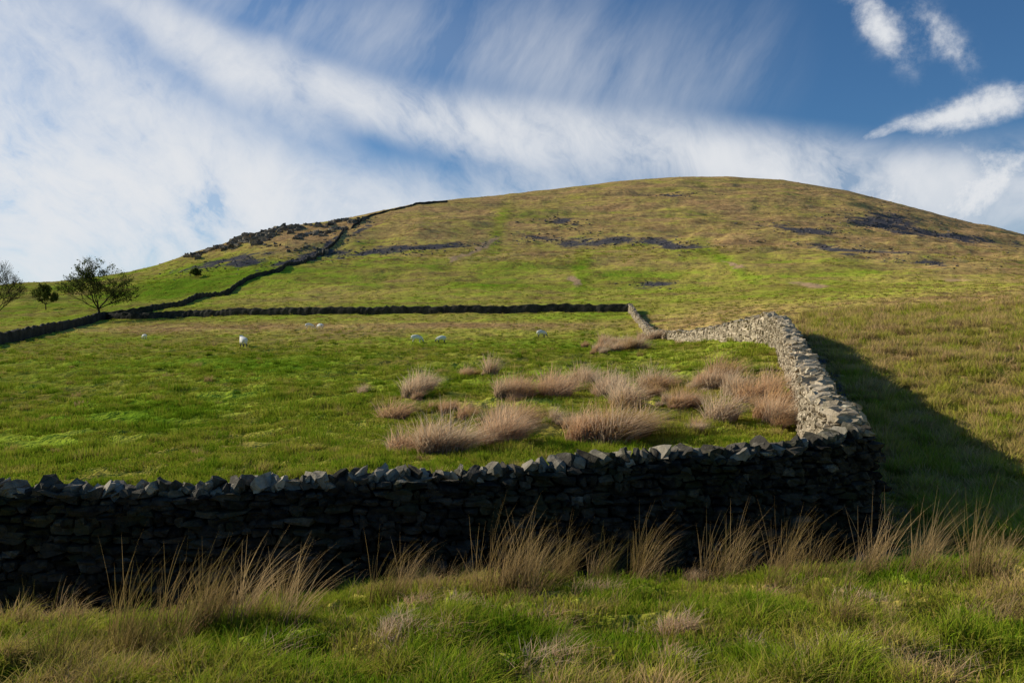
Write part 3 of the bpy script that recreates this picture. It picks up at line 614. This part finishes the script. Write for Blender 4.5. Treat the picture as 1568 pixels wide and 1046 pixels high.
# ------------------------------------------------------------------ sun, sky
SAZ=math.radians(-68); SEL=math.radians(25.5)
sd=Vector((math.sin(SAZ)*math.cos(SEL),math.cos(SAZ)*math.cos(SEL),math.sin(SEL)))
L=bpy.data.lights.new('sun','SUN'); L.energy=5.0; L.angle=math.radians(.5); L.color=(1,.94,.79)
lo=bpy.data.objects.new('sun',L); lo.rotation_euler=sd.to_track_quat('Z','Y').to_euler(); scene.collection.objects.link(lo)
w=bpy.data.worlds.new('World'); scene.world=w; w.use_nodes=True; nt=w.node_tree; nd=nt.nodes; lk=nt.links; nd.clear()
out=nd.new('ShaderNodeOutputWorld'); sky=nd.new('ShaderNodeTexSky'); sky.sky_type='NISHITA'; sky.sun_disc=False; sky.sun_elevation=SEL; sky.sun_rotation=SAZ%(2*math.pi)
sky.air_density=1.0; sky.dust_density=0.3; sky.ozone_density=3.0
b1=nd.new('ShaderNodeBackground'); b1.inputs[1].default_value=0.074
tint=mix(nd,lk,1.0,sky.outputs[0],(0.60,0.95,1.22),'MULTIPLY'); lk.new(tint,b1.inputs[0])
b2=nd.new('ShaderNodeBackground'); b2.inputs[0].default_value=(0.95,0.97,1.0,1); b2.inputs[1].default_value=0.82
tc=nd.new('ShaderNodeTexCoord'); sp=nd.new('ShaderNodeSeparateXYZ'); lk.new(tc.outputs['Generated'],sp.inputs[0])
az=mth(nd,lk,'ARCTAN2',sp.outputs[0],sp.outputs[1])
hyp=mth(nd,lk,'SQRT',mth(nd,lk,'ADD',mth(nd,lk,'MULTIPLY',sp.outputs[0],sp.outputs[0]),mth(nd,lk,'MULTIPLY',sp.outputs[1],sp.outputs[1])))
el=mth(nd,lk,'ARCTAN2',sp.outputs[2],hyp)
cb=nd.new('ShaderNodeCombineXYZ'); lk.new(az,cb.inputs[0]); lk.new(el,cb.inputs[1]); UV=cb.outputs[0]
def ae(px,py):
    a=math.atan((px-CX)/F0); return a,math.atan((CY-py)/F0*math.cos(a))
def blob(px,py,rx,ry,ang,wt,src=UV):
    a,e_=ae(px,py); m=nd.new('ShaderNodeMapping'); m.vector_type='TEXTURE'; m.inputs['Location'].default_value=(a,e_,0); m.inputs['Rotation'].default_value=(0,0,-math.radians(ang)); m.inputs['Scale'].default_value=(rx/F0,ry/F0,1)
    lk.new(src,m.inputs[0]); v=nd.new('ShaderNodeVectorMath'); v.operation='LENGTH'; lk.new(m.outputs[0],v.inputs[0])
    r=nd.new('ShaderNodeMapRange'); r.interpolation_type='SMOOTHSTEP'; r.inputs[1].default_value=0; r.inputs[2].default_value=1.9; r.inputs[3].default_value=wt; r.inputs[4].default_value=0; lk.new(v.outputs['Value'],r.inputs[0]); return r.outputs[0]
def addl(l):
    s=l[0]
    for q in l[1:]: s=mth(nd,lk,'ADD',s,q)
    return s
nw=nd.new('ShaderNodeTexNoise'); nw.inputs['Scale'].default_value=3.0; nw.inputs['Detail'].default_value=5; lk.new(UV,nw.inputs['Vector'])
vs=nd.new('ShaderNodeVectorMath'); vs.operation='SUBTRACT'; vs.inputs[1].default_value=(.5,.5,.5); lk.new(nw.outputs['Color'],vs.inputs[0])
def warp(k):
    vm=nd.new('ShaderNodeVectorMath'); vm.operation='SCALE'; vm.inputs['Scale'].default_value=k; lk.new(vs.outputs[0],vm.inputs[0])
    va=nd.new('ShaderNodeVectorMath'); va.operation='ADD'; lk.new(UV,va.inputs[0]); lk.new(vm.outputs[0],va.inputs[1]); return va.outputs[0]
WUV=warp(.24); SUV=warp(.09)
def streak(ang,sx,sy,det=7,ro=.6,src=WUV,off=0):
    m=nd.new('ShaderNodeMapping'); m.vector_type='TEXTURE'; m.inputs['Rotation'].default_value=(0,0,-math.radians(ang)); m.inputs['Scale'].default_value=(1/sx,1/sy,1); m.inputs['Location'].default_value=(off,off,off); lk.new(src,m.inputs[0])
    return noise(nd,lk,m.outputs[0],1.0,det,ro)
sA=streak(38,3.5,10,7,.64); sB=streak(-58,2.4,8,6,.64,src=SUV,off=3); sC=noise(nd,lk,WUV,7.0,7,.66)
broad=addl([blob(-30,300,340,140,0,.85),blob(150,110,260,40,35,.36),blob(330,95,150,26,28,.62),blob(560,160,230,29,16,.85),blob(800,200,200,32,10,.60),blob(1010,225,260,34,8,.75),blob(1250,265,200,28,10,.5),blob(700,335,1100,58,0,.82),blob(380,280,140,60,20,.3),blob(-420,300,400,250,0,.8)])
fan=addl([blob(860,100,90,100,0,.20),blob(1010,130,120,80,-20,.18),blob(700,90,120,70,0,.16),blob(450,40,260,60,0,.13),blob(300,30,260,60,0,.13),blob(1150,80,60,70,0,.06)])
nz=mth(nd,lk,'ADD',mth(nd,lk,'MULTIPLY',sA,.55),mth(nd,lk,'MULTIPLY',sC,.55))
nzr=nd.new('ShaderNodeMapRange'); nzr.inputs[1].default_value=.43; nzr.inputs[2].default_value=.73; nzr.inputs[3].default_value=.17; nzr.inputs[4].default_value=2.0; lk.new(nz,nzr.inputs[0])
d1=mth(nd,lk,'MULTIPLY',broad,nzr.outputs[0])
fr=nd.new('ShaderNodeMapRange'); fr.inputs[1].default_value=.38; fr.inputs[2].default_value=.76; fr.inputs[3].default_value=.25; fr.inputs[4].default_value=2.1; lk.new(sB,fr.inputs[0])
d2=mth(nd,lk,'MULTIPLY',fan,fr.outputs[0])
dd=mth(nd,lk,'ADD',d1,d2)
soft=mth(nd,lk,'SUBTRACT',1.0,mth(nd,lk,'EXPONENT',mth(nd,lk,'MULTIPLY',dd,-1.6)))
sharp=addl([blob(1495,172,80,24,-12,.9,SUV),blob(1415,194,44,10,-8,.6,SUV),blob(1335,219,22,7,-20,.6,SUV),blob(1440,240,60,14,15,.4,SUV),blob(1540,280,80,26,-14,.85,SUV),blob(1430,305,150,24,10,.75,SUV),blob(1305,20,60,18,42,.45,SUV),blob(1345,75,65,20,52,.55,SUV),blob(1400,40,60,34,45,.40,SUV),blob(1450,85,46,20,45,.42,SUV)])
cn=noise(nd,lk,SUV,16,8,.68)
t=mth(nd,lk,'ADD',sharp,mth(nd,lk,'MULTIPLY',mth(nd,lk,'SUBTRACT',cn,.5),3.2))
t=mth(nd,lk,'MULTIPLY',t,mth(nd,lk,'MINIMUM',mth(nd,lk,'MULTIPLY',sharp,1.8),1.0))
tr=nd.new('ShaderNodeMapRange'); tr.interpolation_type='SMOOTHSTEP'; tr.inputs[1].default_value=0.0; tr.inputs[2].default_value=1.35; tr.inputs[4].default_value=.95; lk.new(t,tr.inputs[0])
tot=mth(nd,lk,'MAXIMUM',soft,tr.outputs[0],clamp=True)
ms=nd.new('ShaderNodeMixShader'); lk.new(tot,ms.inputs[0]); lk.new(b1.outputs[0],ms.inputs[1]); lk.new(b2.outputs[0],ms.inputs[2]); lk.new(ms.outputs[0],out.inputs[0])

# ------------------------------------------------------------------ camera
cam=bpy.data.cameras.new('camera'); cam.lens=28; cam.sensor_width=36; cam.clip_start=0.05; cam.clip_end=8000
co=bpy.data.objects.new('camera',cam); co.location=(0,0,0); co.rotation_euler=(math.radians(90),0,0); scene.collection.objects.link(co); scene.camera=co
scene.view_settings.view_transform='Standard'; scene.view_settings.look='None'; scene.view_settings.exposure=0
